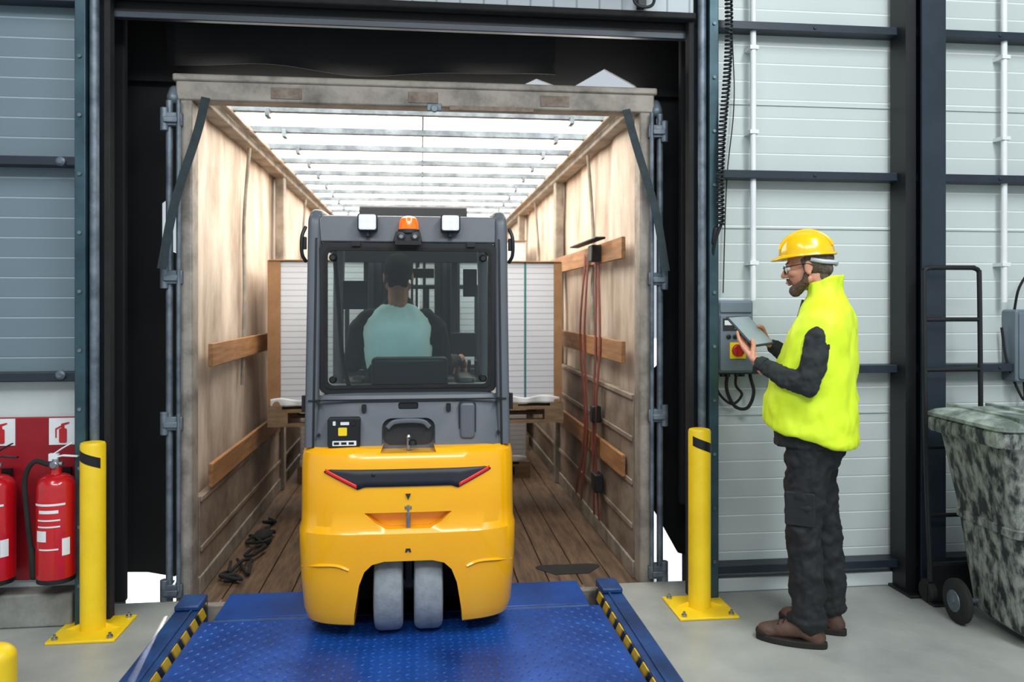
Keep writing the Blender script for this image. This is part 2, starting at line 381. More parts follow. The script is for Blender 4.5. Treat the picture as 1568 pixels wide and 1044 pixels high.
# ================================================================== BOLLARDS
def bollard(loc, h, arrow=1, dome=False):
    group('safety_bollard', loc)
    prof = [(0, .056), (h-.012, .056), (h-.003, .052), (h, .044)]
    if dome: prof = [(0, .062), (h-.05, .062)]+[(h-.05+.05*math.sin(math.radians(a)), .062*math.cos(math.radians(a))+.001) for a in (15, 30, 45, 60, 75, 90)]
    mk('post', turned((0, 0, 0), (0, 0, 1), prof, 40), m_yelb)
    mk('base_plate', [box(-.15, .15, -.15, .15, 0, .012)], m_yelb, bevel=.003)
    mk('gussets', [prism([(-.057, 0), (-.12, .012), (-.057, .035)], 'y', -.004, .004), prism([(.057, 0), (.12, .012), (.057, .035)], 'y', -.004, .004)], m_yelb, smooth=False)
    mk('anchor_bolts', [turned((sx*.12, sy*.12, .012), (0, 0, 1), [(0, .014), (.01, .014), (.011, .007), (.022, .007)], 8) for sx in (-1, 1) for sy in (-1, 1)], m_chrome)
    if arrow:
        def f(u, v):
            a = math.radians(-90)+(u-.5)*1.9; zc = h-.075+(v-.5)*.048+(.5-u)*.04*arrow
            return (.0575*math.cos(a), .0575*math.sin(a), zc)
        mk('direction_marker', grid(f, 20, 2), m_blk)
bollard((-1.54, 3.96, 0), .89, 1)
bollard((1.40, 3.90, 0), .91, 1)
bollard((-1.385, 2.78, 0), .43, 0, True)

# ================================================================== FIRE EXTINGUISHERS
group('fire_point_board', (0, 4.11, 0))
mk('board', [box(-2.75, -1.665, 0, .02, .2, .99)], m_redb, bevel=.004)
for cx in (-1.735, -2.02, -2.31):
    mk('pictogram_panel', box(cx-.065, cx+.065, -.004, 0, .855, .985), m_white, smooth=False)
    mk('pictogram', [prism(rrect(cx-.018, cx+.018, .865, .935, .008), 'y', -.007, -.004), prism([(cx-.008, .935), (cx+.008, .935), (cx+.006, .95), (cx+.03, .96), (cx+.028, .966), (cx-.008, .958)], 'y', -.007, -.004),
                     prism([(cx-.008, .95), (cx-.035, .935), (cx-.035, .89), (cx-.029, .89), (cx-.029, .93), (cx-.006, .942)], 'y', -.007, -.004)], m_red, smooth=False)
for cx in (-1.715, -1.985, -2.28):
    group('fire_extinguisher', (cx, 3.985, .25))
    R = .086
    prof = [(.0, R-.012), (.012, R), (.43, R)]+[(.43+.06*math.sin(math.radians(a)), R*math.cos(math.radians(a))*.72+R*.28) for a in (20, 40, 60, 75, 88)]+[(.497, .024), (.52, .024)]
    mk('cylinder', turned((0, 0, 0), (0, 0, 1), prof, 36), m_red)
    mk('foot_ring', turned((0, 0, -.012), (0, 0, 1), [(0, R-.004), (.025, R-.004)], 32), m_blk)
    mk('valve', [cyl((0, 0, .51), (0, 0, .56), .018), cyl((-.04, 0, .535), (.03, 0, .535), .011), turned((0, -.02, .535), (0, -1, 0), [(0, .016), (.012, .018), (.016, .014)], 16)], m_chrome)
    mk('lever_handles', [sweep([(-.01, 0, .565), (.03, 0, .575), (.10, 0, .57)], rsec(.022, .007)), sweep([(-.02, 0, .575), (.03, 0, .61), (.075, 0, .635)], rsec(.022, .006)), box(-.03, .01, -.012, .012, .55, .585)], m_white if cx > -1.8 else m_blk, bevel=.001)
    mk('hose', [tube([(-.03, -.01, .535), (-.09, -.02, .55), (-.125, -.03, .47), (-.115, -.03, .3), (-.10, -.03, .16), (-.085, -.03, .06)], .0115), cap((-.095, -.03, .14), .014, (-.085, -.03, .02), .019)], m_rubb)
    def lab(u, v, z0, z1):
        a = math.radians(-90)+(u-.5)*1.7; return ((R+.0012)*math.cos(a), (R+.0012)*math.sin(a), z0+(z1-z0)*v)
    mk('label', [grid(lambda u, v: lab(u, v, .355, .365), 16, 1), grid(lambda u, v: lab(u*.6+.2, v, .32, .335), 12, 1), grid(lambda u, v: lab(u*.7+.15, v, .285, .292), 12, 1), grid(lambda u, v: lab(u*.7+.15, v, .255, .262), 12, 1), grid(lambda u, v: lab(u*.35+.1, v, .19, .24), 8, 1), grid(lambda u, v: lab(u*.6+.2, v, .15, .157), 12, 1), grid(lambda u, v: lab(u*.25+.9, v, .12, .20), 6, 1)], m_white)
    mk('wall_bracket', [box(-.03, .03, R, .104, .2, .5), ], m_blk)

# ================================================================== TRUCK TRAILER
group('truck_trailer', (.01, 4.35, 0))
L = 13.6; H = 2.68; fz = -.03
W2 = 1.245
pl = []
nb = 14
for i in range(nb):
    x0 = -W2+2*W2*i/nb
    seg = [0, random.uniform(3, 5), random.uniform(7, 10), L]
    for a, b in zip(seg[:-1], seg[1:]):
        dz = random.uniform(-.003, .0)
        pl.append(box(x0+.003, x0+2*W2/nb-.003, a+.003, b-.003, fz-.03, fz+dz))
mk('floor_planks', pl, m_wood, smooth=False, bevel=.002, seg=1)
mk('chassis', [box(-.5, -.38, .1, L, -.5, -.07), box(.38, .5, .1, L, -.5, -.07), box(-1.27, 1.27, .0, L, -.14, -.065)], m_black, smooth=False)
mk('rear_sill', [box(-1.27, 1.27, -.04, .05, -.14, -.032)], m_tfr, bevel=.008)
mk('rear_light_bar', [box(-1.2, 1.2, -.02, .04, -.55, -.42)], m_black, bevel=.01)
mk('rear_header', [box(-1.285, 1.285, -.02, .09, 2.605, 2.715), box(-1.30, 1.30, -.03, .10, 2.705, 2.745)], m_tfr, bevel=.01)
mk('header_markings', [box(x-.08, x+.08, -.024, -.019, 2.625, 2.685) for x in (-.72, .0, .72)]+[box(.14, .60, -.05, -.02, 2.585, 2.61)], m_mark, bevel=.002)
mk('header_lock', [box(.02, .10, -.04, -.02, 2.58, 2.62), cyl((.06, -.04, 2.59), (.06, -.06, 2.59), .02, n=12)], m_galv, bevel=.004)
mk('corner_posts', [box(-1.285, -1.20, -.02, .10, -.03, 2.61), box(1.20, 1.285, -.02, .10, -.03, 2.61)], m_tfr, bevel=.012)
for sx in (-1, 1):
    mk('folded_door', box(min(sx*1.29, sx*1.325), max(sx*1.29, sx*1.325), .3, 1.55, -.05, 2.7), m_tfr, bevel=.006)
    mk('lock_rod', [cyl((sx*1.315, -.02, -.03), (sx*1.315, -.02, 2.60), .018, n=16), cyl((sx*1.262, -.045, .05), (sx*1.262, -.045, 2.6), .012, n=12)], m_galv)
    mk('hinges', [g for z in (.05, .92, 1.68, 2.5) for g in (box(sx*1.29-.045, sx*1.29+.045, -.05, .03, z-.035, z+.035), cyl((sx*1.335, -.035, z-.06), (sx*1.335, -.035, z+.06), .022, n=14), cbox((sx*1.30, -.055, z-.005), (.07, .02, .03)))], m_galv, bevel=.004)
    mk('top_cap', [cap((sx*1.30, 0, 2.62), .035, (sx*1.30, .02, 2.66), .03)], m_galv)
def sheet(sx, z0, z1, amp=.012, x=W2):
    def f(u, v):
        y = .1+(L-.1)*u; z = z0+(z1-z0)*v
        return (sx*(x+amp*math.sin(y*2.3+z)+amp*1.6*noise.noise(V((y*2.6, z*1.2, sx*5)))+.004*math.sin(y*19+2*math.sin(y*3)+z)), y, z)
    return grid(f, 520, 24)
mk('side_tarp_left', sheet(-1, fz, H, .014, 1.25), m_tarp, solid=.004)
mk('side_tarp_right', sheet(1, fz, H, .014, 1.25), m_tarp, solid=.004)
for sx in (-1, 1):
    a, b = sorted((sx*1.20, sx*1.232)); c, d = sorted((sx*1.188, sx*1.2))
    mk('drop_side', [box(a, b, .12, 2.55, fz, 1.02 if sx > 0 else .5), box(a, b, 2.65, 8, fz, 1.02 if sx > 0 else .5), *[box(c, d, .12, 8, z, z+.03) for z in ((.25, .5, .75, .99) if sx > 0 else (.2, .47))]], m_tarpd, bevel=.004)
for sx, zs in ((-1, (1.25, .58)), (1, (1.87, 1.25, .58))):
    g = []
    for y0, y1 in ((.25, 2.55), (2.65, 5.2), (5.3, 8.0), (8.1, 10.7), (10.8, 13.4)):
        for z in zs:
            g.append(box(min(sx*1.165, sx*1.19), max(sx*1.165, sx*1.19), y0, y1, z-.06, z+.07))
    mk('slat_boards', g, m_wood2, bevel=.004)
    mk('side_posts', [box(min(sx*1.16, sx*1.235), max(sx*1.16, sx*1.235), y-.05, y+.05, fz, H) for y in (2.6, 5.25, 8.05, 10.75)], m_tfr, bevel=.008)
    mk('roof_rail', [box(min(sx*1.15, sx*1.25), max(sx*1.15, sx*1.25), .05, L, H-.07, H+.05), box(min(sx*1.10, sx*1.14), max(sx*1.10, sx*1.14), .05, L, H-.03, H+.0)], m_tfr, bevel=.008)
    mk('kick_rail', [box(min(sx*1.19, sx*1.24), max(sx*1.19, sx*1.24), .1, L, fz, fz+.1)], m_tfr, bevel=.006)
    mk('tarp_tubes', [tube([(sx*1.2, y, 1.0), (sx*1.19, y+.02, 1.6), (sx*1.21, y+.1, 2.1), (sx*1.17, y+.08, 2.6)], .012) for y in (1.15, 3.8, 6.6)], m_tfr)
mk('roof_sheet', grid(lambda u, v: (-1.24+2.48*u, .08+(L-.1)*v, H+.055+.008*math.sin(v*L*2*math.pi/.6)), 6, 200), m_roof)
rb = []
for i in range(23):
    y = .45+i*.575
    rb.append(box(-1.15, 1.15, y, y+.04, H-.012, H+.03))
    rb += [box(s*.9-.012, s*.9+.012, y-.06, y+.03, H-.05, H+.0) for s in (-1, 1)]
mk('roof_bows', rb, m_galv, bevel=.003)
mk('roof_centre_line', [box(-.006, .006, .1, L, H+.032, H+.04)], m_galv)
mk('front_bulkhead', box(-1.25, 1.25, L-.05, L, fz, H), m_tarp, smooth=False)
mk('outer_wheels', [turned((s*1.2, 10.5+k*1.3, -.65), (-s, 0, 0), [(0, .3), (.02, .48), (.3, .48), (.32, .3)], 28) for s in (-1, 1) for k in (-1, 0, 1)], m_rubb)
def ribbon(pts, w, t, side): return sweep(smoothpts(pts, 8), [(w/2, t/2), (-w/2, t/2), (-w/2, -t/2), (w/2, -t/2)], side=side)
mk('tie_strap', [ribbon([(-1.13, -.03, 2.62), (-1.17, -.05, 2.42), (-1.27, -.09, 2.05), (-1.33, -.10, 1.72)], .045, .003, (1, 0, 0)),
                 ribbon([(1.12, -.03, 2.62), (1.17, -.05, 2.42), (1.27, -.09, 2.05), (1.325, -.10, 1.72)], .045, .003, (1, 0, 0))], m_strap)
mk('ratchet_straps', [ribbon([(1.15, .82+.06*k, 1.88), (1.16, .80+.10*k, 1.3), (1.14, .86+.05*k, .7), (1.15, .78+.12*k, .12)], .05, .004, (0, 1, 0)) for k in (0, 1.3, 5, 6.6)], m_rust)
mk('strap_hooks', [box(1.10, 1.19, .78, .9, 1.82, 1.93), box(1.06, 1.13, .5, 1.35, 1.945, 1.96), box(1.12, 1.18, .78, .9, .3, .42), box(1.12, 1.18, .85, .93, .75, .86)], m_black, bevel=.01)
random.seed(3)
mk('loose_straps', [tube([(-1.08+random.uniform(-.07, .1), .25+k*.24+random.uniform(-.14, .14), fz+.015+random.uniform(0, .03)) for _ in range(7)], .010) for k in range(6)]+[ell((-1.06, 1.12, .0), (.06, .09, .035))], m_rubb)
mk('oil_stain', prism([(.86+.17*math.cos(a)*(1+.25*math.sin(3*a)), .3+.12*math.sin(a)*(1+.3*math.cos(2*a))) for a in [i*2*math.pi/30 for i in range(30)]], 'z', fz, fz+.002), m_rubb, smooth=False)

# ------------------------------------------------------------------ pallets and cargo
def pallet(w, d):
    g = []
    for i in range(7): g.append(box(-w/2+i*(w-.1)/6, -w/2+i*(w-.1)/6+.1, 0, d, .122, .144))
    for y in (0, d/2-.05, d-.1): g += [box(-w/2, w/2, y, y+.1, .1, .122), box(-w/2, w/2, y, y+.1, 0, .022)]
    for x in (-w/2, -.07, w/2-.14):
        for y in (0, d/2-.05, d-.1): g.append(box(x, x+.14, y, y+.1, .022, .1))
    return g
def cargo(name, loc, w, d, h, stacks=2, cardL=True):
    group(name, loc)
    mk('pallet', pallet(w, d), m_pal, smooth=False)
    sw = (w-.05)/stacks
    for i in range(stacks):
        x0 = -w/2+.02+i*(sw+.01)
        mk('paper_stack', [box(x0, x0+sw-.01, .02, d-.02, .146, .146+h)], m_paper, bevel=.012)
        mk('strapping', [box(x0+sw*f, x0+sw*f+.014, .014, d-.014, .146, .149+h) for f in (.27, .74)], m_strapg, smooth=False)
        mk('top_sheet', [box(x0-.01, x0+sw, .0, d, .146+h, .156+h)], m_card, bevel=.003)
        mk('wrap_skirt', grid(lambda u, v: (x0+(sw-.01)*u, .006+.008*math.sin(u*40)*(1-v), .146+.05*v+.01*math.sin(u*23)*(v)), 60, 4), m_white, solid=.002)
    if cardL:
        mk('corner_board', [box(-w/2, -w/2+.09, .008, .016, .15, .15+h), box(-w/2+.005, -w/2+.013, .01, d, .15, .15+h), box(w/2-.07, w/2-.01, .008, .016, .15, .15+h)], m_card, smooth=False)
cargo('lifted_pallet_load', (-.02, 5.78, .67), 2.12, 1.0, 1.03)
cargo('floor_pallet_load', (-.05, 7.15, -.03), 2.06, 1.1, .62, 2, False)
cargo('tall_pallet_load', (.2, 8.5, -.03), 1.9, 1.1, 2.10, 2, False)

# ================================================================== FORKLIFT
FL = (-.06, 3.70, -.037)
group('electric_forklift', FL)
SEC = [(.07, .475, .085), (.085, .488, .06), (.14, .502, .035), (.30, .512, .012), (.44, .517, .0), (.52, .518, .0), (.55, .511, .018), (.62, .510, .02), (.84, .508, .02), (.88, .502, .032), (.902, .488, .055), (.908, .47, .08)]
D, NN = .25, 3.4
def secat(z):
    for a, b in zip(SEC[:-1], SEC[1:]):
        if a[0] <= z <= b[0]:
            t = (z-a[0])/(b[0]-a[0]); return a[1]+(b[1]-a[1])*t, a[2]+(b[2]-a[2])*t
    return SEC[-1][1:]
def ysurf(x, z):
    hw, yo = secat(z); c = min(.999, abs(x)/hw)**(NN/2); s = math.sqrt(1-c*c)
    return yo+D*(1-s**(2/NN))
rings = []
for z, hw, yo in SEC:
    r = []
    for i in range(49):
        a = math.pi*i/48; c, s = math.cos(a), math.sin(a)
        r.append((-hw*math.copysign(abs(c)**(2/NN), c), yo+D*(1-max(s, 0)**(2/NN)), z))
    r += [(hw, .72, z), (0, .72, z), (-hw, .72, z)]
    rings.append(r)
cw = mk('counterweight', loft(rings), m_yel)
arch = [(-.262, -.1), (-.248, .14), (-.225, .28), (-.20, .345), (-.165, .378), (-.11, .392), (.11, .392), (.165, .378), (.20, .345), (.225, .28), (.248, .14), (.262, -.1)]
cut(cw, [prism(arch, 'y', -.2, .60), prism([(-.2, .612), (.2, .612), (.15, .565), (.10, .54), (-.10, .54), (-.15, .565)], 'y', -.2, .085), prism([(-.13, .885), (.13, .885), (.10, .95), (-.10, .95)], 'y', -.2, .20)])
b = cw.modifiers.new('b', 'BEVEL'); b.width = .006; b.segments = 2; b.limit_method = 'ANGLE'; b.angle_limit = math.radians(40)
for s in (-1, 1):
    pts = [(s*.27, ysurf(.27, .33)-.0, .355), (s*.33, ysurf(.33, .37), .375), (s*.42, ysurf(.42, .36), .37), (s*.49, ysurf(.49, .34)+.01, .35)]
    mk('body_crease', [sweep(smoothpts(pts, 6), [(.010, 0), (0, .010), (-.010, 0), (0, -.010)])], m_yel)
def patch(top, bot, x0, x1, off, n=40, nv=3):
    def f(u, v):
        x = x0+(x1-x0)*u; z = bot(x)+(top(x)-bot(x))*v
        return (x, ysurf(x, z)-off, z)
    return grid(f, n, nv)
tz = lambda x: .815-.010*max(0, abs(x)-.36)/.03
bz = lambda x: .735 if abs(x) < .20 else (.735-.012*(abs(x)-.20)/.03 if abs(x) < .23 else .723+.078*(abs(x)-.23)/.155)
mk('rear_trim_strip', patch(tz, bz, -.385, .385, .004, 60), m_dgrey, solid=.006)
for s in (-1, 1):
    a, b_ = (.235, .378) if s > 0 else (-.378, -.235)
    mk('tail_lamp', patch(lambda x: bz(x)+.020, lambda x: bz(x)+.004, a, b_, .008, 20), m_redl, solid=.006)
mk('trim_lens', [ell((.0-.16, ysurf(.16, .79)-.006, .79), (.01, .004, .01))], m_blk)
mk('badge', [prism([(-.012, .70), (.012, .70), (0, .672)], 'y', .012, .0215), prism([(-.01, .452), (.01, .452), (.014, .435), (.006, .435), (0, .445), (-.006, .435), (-.014, .435)], 'y', -.004, .01)], m_dgrey, smooth=False)
mk('tow_pin', [cyl((0, .03, .50), (0, .03, .63), .011), turned((0, .03, .63), (0, 0, 1), [(0, .02), (.012, .02), (.018, .01)], 16), cyl((0, .10, .89), (0, .10, .945), .010), turned((0, .10, .94), (0, 0, 1), [(0, .009), (.01, .014), (.02, .009)], 16)], m_chrome)
mk('wheel_well', [box(-.26, .26, .42, .60, .06, .40), box(-.26, .26, .10, .6, .385, .40)], m_darkin, smooth=False)
for x0, x1 in ((-.162, -.026), (.026, .162)):
    R = .215; cx = (x0+x1)/2; w = (x1-x0)
    mk('steer_tyre', turned((x0, .24, R), (1, 0, 0), [(0.0, .10), (0, R-.03), (.006, R-.012), (.02, R-.002), (.035, R), (w-.035, R), (w-.02, R-.002), (w-.006, R-.012), (w, R-.03), (w, .10)], 56), m_rub)
    mk('steer_hub', turned((x0+.01, .24, R), (1, 0, 0), [(0, .098), (w-.02, .098)], 32), m_dgrey)
mk('steer_axle', [cyl((-.03, .24, .215), (.03, .24, .215), .04), box(-.018, .018, .2, .28, .2, .45)], m_black, bevel=.003)
hood = mk('hood', loft([[(s[0], s[1], z) for s in [(-w, .66), (-w, y0+.10), (-w+.02, y0+.04), (-w+.07, y0+.01), (-w+.2, y0), (w-.2, y0), (w-.07, y0+.01), (w-.02, y0+.04), (w, y0+.10), (w, .66)]] for z, w, y0 in ((.88, .472, .10), (.93, .475, .115), (1.10, .470, .15), (1.14, .46, .165), (1.15, .44, .19))]), m_grey)
cut(hood, [prism(rrect(-.125, .125, .85, 1.032, .045), 'y', 0, .16), prism(rrect(-.048, .045, 1.075, 1.105, .008), 'y', 0, .17)])
hb = hood.modifiers.new('b', 'BEVEL'); hb.width = .004; hb.segments = 2; hb.limit_method = 'ANGLE'; hb.angle_limit = math.radians(40)
mk('hood_recess_back', prism(rrect(-.12, .12, .905, 1.028, .04), 'y', .155, .165), m_dgrey, smooth=False)
mk('recess_grip', sweep(smoothpts([(-.10, .13, .99), (-.06, .13, 1.018), (.06, .13, 1.018), (.10, .13, .99)], 6), rsec(.022, .022)), m_grey)
mk('vent_slot', prism(rrect(-.044, .041, 1.078, 1.102, .007), 'y', .150, .160), m_blk, smooth=False)
mk('rubber_bung', [turned((.02, .08, .915), (0, 0, 1), [(0, .02), (.02, .016), (.025, .008)], 16)], m_blk)
mk('control_panel', [prism(rrect(-.375, -.225, .905, 1.045, .012), 'y', .088, .14)], m_blk, bevel=.004)
mk('control_sticker', [prism(rrect(-.325, -.285, .962, 1.0, .004), 'y', .084, .09)], m_stick, smooth=False)
mk('control_labels', [prism(rrect(-.352, -.242, .915, .938, .003), 'y', .085, .09), prism(rrect(-.35, -.337, 1.01, 1.03, .003), 'y', .085, .09), prism(rrect(-.315, -.275, 1.012, 1.026, .003), 'y', .085, .09)], m_white, smooth=False)
mk('control_print', [box(-.345+i*.034, -.345+i*.034+.024, .0835, .086, .921, .932) for i in range(3)]+[cyl((-.255, .078, 1.02), (-.255, .09, 1.02), .009)], m_blk, smooth=False)
mk('hood_handle', [prism(rrect(.245, .315, .935, 1.105, .018), 'y', .105, .15)], m_grey, bevel=.010, seg=3)
mk('hood_handle_gap', [prism(rrect(.238, .322, .928, 1.112, .02), 'y', .125, .14)], m_dgrey, smooth=False)
mk('hood_latches', [prism(rrect(x-.011, x+.011, 1.065, 1.10, .005), 'y', .128, .155) for x in (-.21, .19)]+[cyl((x, .115, z), (x, .15, z), .007, n=10) for x in (-.42, .43) for z in (.96, 1.12)], m_blk)
mk('hood_seam', [box(-.47, .47, .135, .15, 1.118, 1.124)], m_blk, smooth=False)
mk('side_panels', [box(-.49, .49, .55, .92, .30, .90)], m_grey, bevel=.02)
mk('chassis_tub', [box(-.49, .49, .60, 1.40, .12, .50), box(-.40, .40, .9, 1.42, .49, .52)], m_yel, bevel=.02)
mk('front_fenders', [box(s*.40-.09, s*.40+.09, 1.10, 1.50, .48, .56) for s in (-1, 1)], m_dgrey, bevel=.02)
mk('dashboard', [box(-.42, .42, 1.28, 1.46, .5, 1.12)], m_dgrey, bevel=.03, seg=3)
mk('battery_hood', [box(-.40, .40, .5, .98, .88, .93)], m_dgrey, bevel=.015)
for s in (-1, 1):
    mk('drive_tyre', turned((s*.36, 1.36, .235), (s, 0, 0), [(0, .13), (0, .21), (.015, .23), (.03, .235), (.13, .235), (.145, .23), (.155, .21), (.155, .13)], 48), m_rub)
    mk('drive_hub', turned((s*.37, 1.36, .235), (s, 0, 0), [(0, .13), (.12, .13), (.13, .1), (.14, .05)], 24), m_yel)
for s in (-1, 1):
    P = smoothpts([(s*.458, .17, .90), (s*.455, .185, 1.2), (s*.452, .21, 1.60), (s*.450, .228, 1.92), (s*.448, .25, 1.985), (s*.44, .33, 2.005), (s*.435, .8, 2.005), (s*.435, 1.15, 1.99), (s*.44, 1.28, 1.93), (s*.455, 1.38, 1.5), (s*.462, 1.45, 1.0), (s*.46, 1.48, .5)], 7)
    mk('guard_pillar', sweep(P, rsec(.062, .075, .35), side=(1, 0, 0)), m_grey)
    mk('pillar_groove', sweep([p+V((-s*.012, -.0385 if p.z < 1.9 else 0, 0)) for p in P[:22]], rsec(.010, .006), side=(1, 0, 0)), m_blk)
    mk('pillar_handle', [tube([(s*.492, .22, 1.95), (s*.507, .20, 1.9), (s*.507, .20, 1.82), (s*.49, .22, 1.78)], .009), box(s*.50-.009, s*.50+.009, .2, .24, 1.06, 1.14), box(s*.50-.012, s*.50+.012, .2, .23, 1.84, 1.9)], m_blk, bevel=.003)
    mk('side_door_frame', [box(s*.47-.008, s*.47+.008, .28, .31, .95, 1.9), box(s*.47-.008, s*.47+.008, .28, 1.3, 1.88, 1.91), box(s*.47-.008, s*.47+.008, .82, .85, .95, 1.9)], m_blk)
mk('guard_header', loft([[(-w, y, z) for w, y, z in ((-.425, .2, 1.875), (.425, .2, 1.875), (.425, .205, 1.985), (.425, .22, 2.005), (-.425, .22, 2.005), (-.425, .205, 1.985))], [(-w, y, z) for w, y, z in ((-.425, .30, 1.875), (.425, .30, 1.875), (.425, .30, 1.985), (.425, .30, 2.015), (-.425, .30, 2.015), (-.425, .30, 1.985))]]), m_grey, bevel=.008)
mk('roof_bars', [box(-.42, .42, y, y+.035, 1.975, 2.01) for y in (.45, .62, .79, .96, 1.13)]+[box(-.42, .42, 1.22, 1.27, 1.93, 1.99)], m_dgrey, bevel=.006)
mk('roof_glass', box(-.42, .42, .3, 1.22, 1.962, 1.968), m_glass, smooth=False)
for x in (-.195, .20):
    mk('work_lamp_housing', [prism(rrect(x-.047, x+.047, 1.925, 2.01, .012), 'y', .145, .20), box(x-.01, x+.01, .17, .22, 1.9, 1.95)], m_dgrey, bevel=.005)
    mk('work_lamp_lens', [prism(rrect(x-.041, x+.041, 1.931, 2.004, .010), 'y', .139, .147)], m_white, bevel=.002)
    mk('work_lamp_leds', [turned((x+dx, .139, z), (0, -1, 0), [(0, .014), (.004, .011)], 14) for dx in (-.018, .018) for z in (1.95, 1.985)], m_lamp)
mk('beacon_lens', [turned((.0, .18, 1.935), (0, 0, 1), [(0, .048), (.035, .046), (.055, .038), (.066, .018), (.068, .002)], 24)], m_org)
mk('beacon_base', [turned((.0, .18, 1.915), (0, 0, 1), [(0, .052), (.022, .052)], 24), prism([(-.075, 1.875), (.065, 1.875), (.055, 1.925), (-.06, 1.925)], 'y', .14, .2)], m_dgrey, bevel=.004)
mk('rear_camera', [turned((x, .145, 1.90), (0, -1, 0), [(0, .02), (.012, .02), (.014, .013)], 18) for x in (-.035, .03)]+[box(-.065, .06, .13, .15, 1.86, 1.88)], m_blk)
mk('camera_glass', [turned((x, .132, 1.90), (0, -1, 0), [(0, .012), (.003, .009)], 18) for x in (-.035, .03)], m_chrome)
fo = rrect(-.425, .425, 1.148, 1.872, .035); fi = rrect(-.395, .395, 1.178, 1.845, .03)
mk('rear_window_frame', frame_y(fo, fi, .19, .215), m_blk, smooth=False)
mk('rear_window_seal', frame_y(rrect(-.40, .40, 1.172, 1.85, .03), rrect(-.385, .385, 1.187, 1.835, .028), .182, .195), m_rubb, smooth=False)
mk('rear_window_glass', prism(rrect(-.39, .39, 1.18, 1.842, .03), 'y', .200, .205), m_glass, smooth=False)
mk('window_hinges', [turned((x, .17, z), (0, 1, 0), [(0, .012), (.01, .018), (.02, .018)], 16) for x in (-.36, .36) for z in (1.215, 1.80)]+[box(x-.02, x+.02, .17, .19, 1.855, 1.875) for x in (-.25, .3)], m_blk)
mk('front_frame', [box(-.43, .43, 1.36, 1.39, 1.84, 1.92), box(-.43, .43, 1.44, 1.47, 1.1, 1.16), box(-.30, -.27, 1.38, 1.40, 1.12, 1.9), box(.25, .29, 1.38, 1.40, 1.12, 1.9)], m_dgrey, bevel=.004)
mk('seat', [box(-.25, .25, .60, 1.0, .93, 1.02), prism([(.50, 1.0), (.62, 1.0), (.57, 1.30), (.50, 1.30)], 'x', -.20, .20), box(-.33, -.25, .62, .95, 1.12, 1.17), box(.25, .35, .62, 1.05, 1.12, 1.18)], m_blk, bevel=.03, seg=3)
mk('steering_column', [cyl((-.09, 1.36, 1.0), (-.09, 1.22, 1.2), .03), tube([(-.09+.16*math.cos(a), 1.2+.13*math.sin(a), 1.22+.07*math.sin(a)) for a in [i*2*math.pi/24 for i in range(24)]], .012, k=0, closed=True), box(-.23, .05, 1.19, 1.21, 1.21, 1.23), ell((-.09, 1.2, 1.225), (.035, .035, .02))], m_blk)
mk('levers_display', [cap((.3+.04*i, .98, 1.16), .007, (.3+.04*i, .98, 1.24), .011) for i in range(3)]+[box(.24, .40, 1.25, 1.28, 1.25, 1.40), box(-.35, -.22, .55, .6, 1.55, 1.7)], m_blk, bevel=.006)
mk('cab_mirrors', [box(-.14, .14, 1.30, 1.32, 1.74, 1.80), box(.30, .38, .9, .92, 1.62, 1.78), tube([(-.38, .4, 1.9), (-.36, .42, 1.6), (-.34, .45, 1.3), (-.3, .5, 1.1)], .012)], m_blk, bevel=.01)
mm = []
for s in (-1, 1):
    for xo, y0 in ((.30, 1.56), (.24, 1.60)):
        mm += [box(s*xo-.012, s*xo+.012, y0, y0+.13, .06, 2.16), box(min(s*xo, s*(xo-.05)), max(s*xo, s*(xo-.05)), y0, y0+.02, .06, 2.16), box(min(s*xo, s*(xo-.05)), max(s*xo, s*(xo-.05)), y0+.11, y0+.13, .06, 2.16)]
mm += [box(-.33, .33, 1.56, 1.62, 2.13, 2.20), box(-.33, .33, 1.56, 1.62, 1.2, 1.26), box(-.3, .3, 1.56, 1.66, .3, .4)]
mk('mast', mm, m_dgrey, bevel=.004)
mk('mast_top_plate', [box(-.34, .36, 1.54, 1.60, 2.13, 2.215)], m_dgrey, bevel=.012)
mk('lift_cylinders', [cyl((s*.17, 1.58, .2), (s*.17, 1.58, 2.12), .024) for s in (-1, 1)]+[cyl((s*.08, 1.64, .5), (s*.08, 1.64, 2.1), .010, n=8) for s in (-1, 1)]+[tube([(.03*k, 1.57, .6), (.03*k, 1.55, 1.4), (.03*k, 1.57, 2.1)], .008) for k in (-1, 0, 1)], m_black)
mk('carriage', [box(-.45, .45, 1.78, 1.82, .74, .82), box(-.45, .45, 1.78, 1.82, 1.08, 1.16), *[box(x-.015, x+.015, 1.78, 1.81, .82, 1.7) for x in (-.44, -.26, -.1, .1, .26, .44)], box(-.45, .45, 1.78, 1.81, 1.68, 1.71), box(-.3, .3, 1.72, 1.79, .76, 1.14)], m_dgrey, bevel=.004)
mk('forks', [box(x-.05, x+.05, 1.82, 1.86, .735, 1.17) for x in (-.28, .28)]+[prism([(1.82, .735), (2.98, .748), (2.98, .755), (1.86, .775), (1.82, .775)], 'x', x-.05, x+.05) for x in (-.28, .28)], m_black, bevel=.004)

# ================================================================== PEOPLE
def sup(c, rx, ry, n=2.4, N=48, z=None, tilt=0., rot=0.):
    o = []
    for i in range(N):
        a = 2*math.pi*i/N; ca, sa = math.cos(a), math.sin(a)
        x = rx*math.copysign(abs(ca)**(2/n), ca); y = ry*math.copysign(abs(sa)**(2/n), sa)
        cr, sr = math.cos(rot), math.sin(rot)
        o.append(V((c[0]+x*cr-y*sr, c[1]+x*sr+y*cr, c[2]+tilt*x)))
    return o

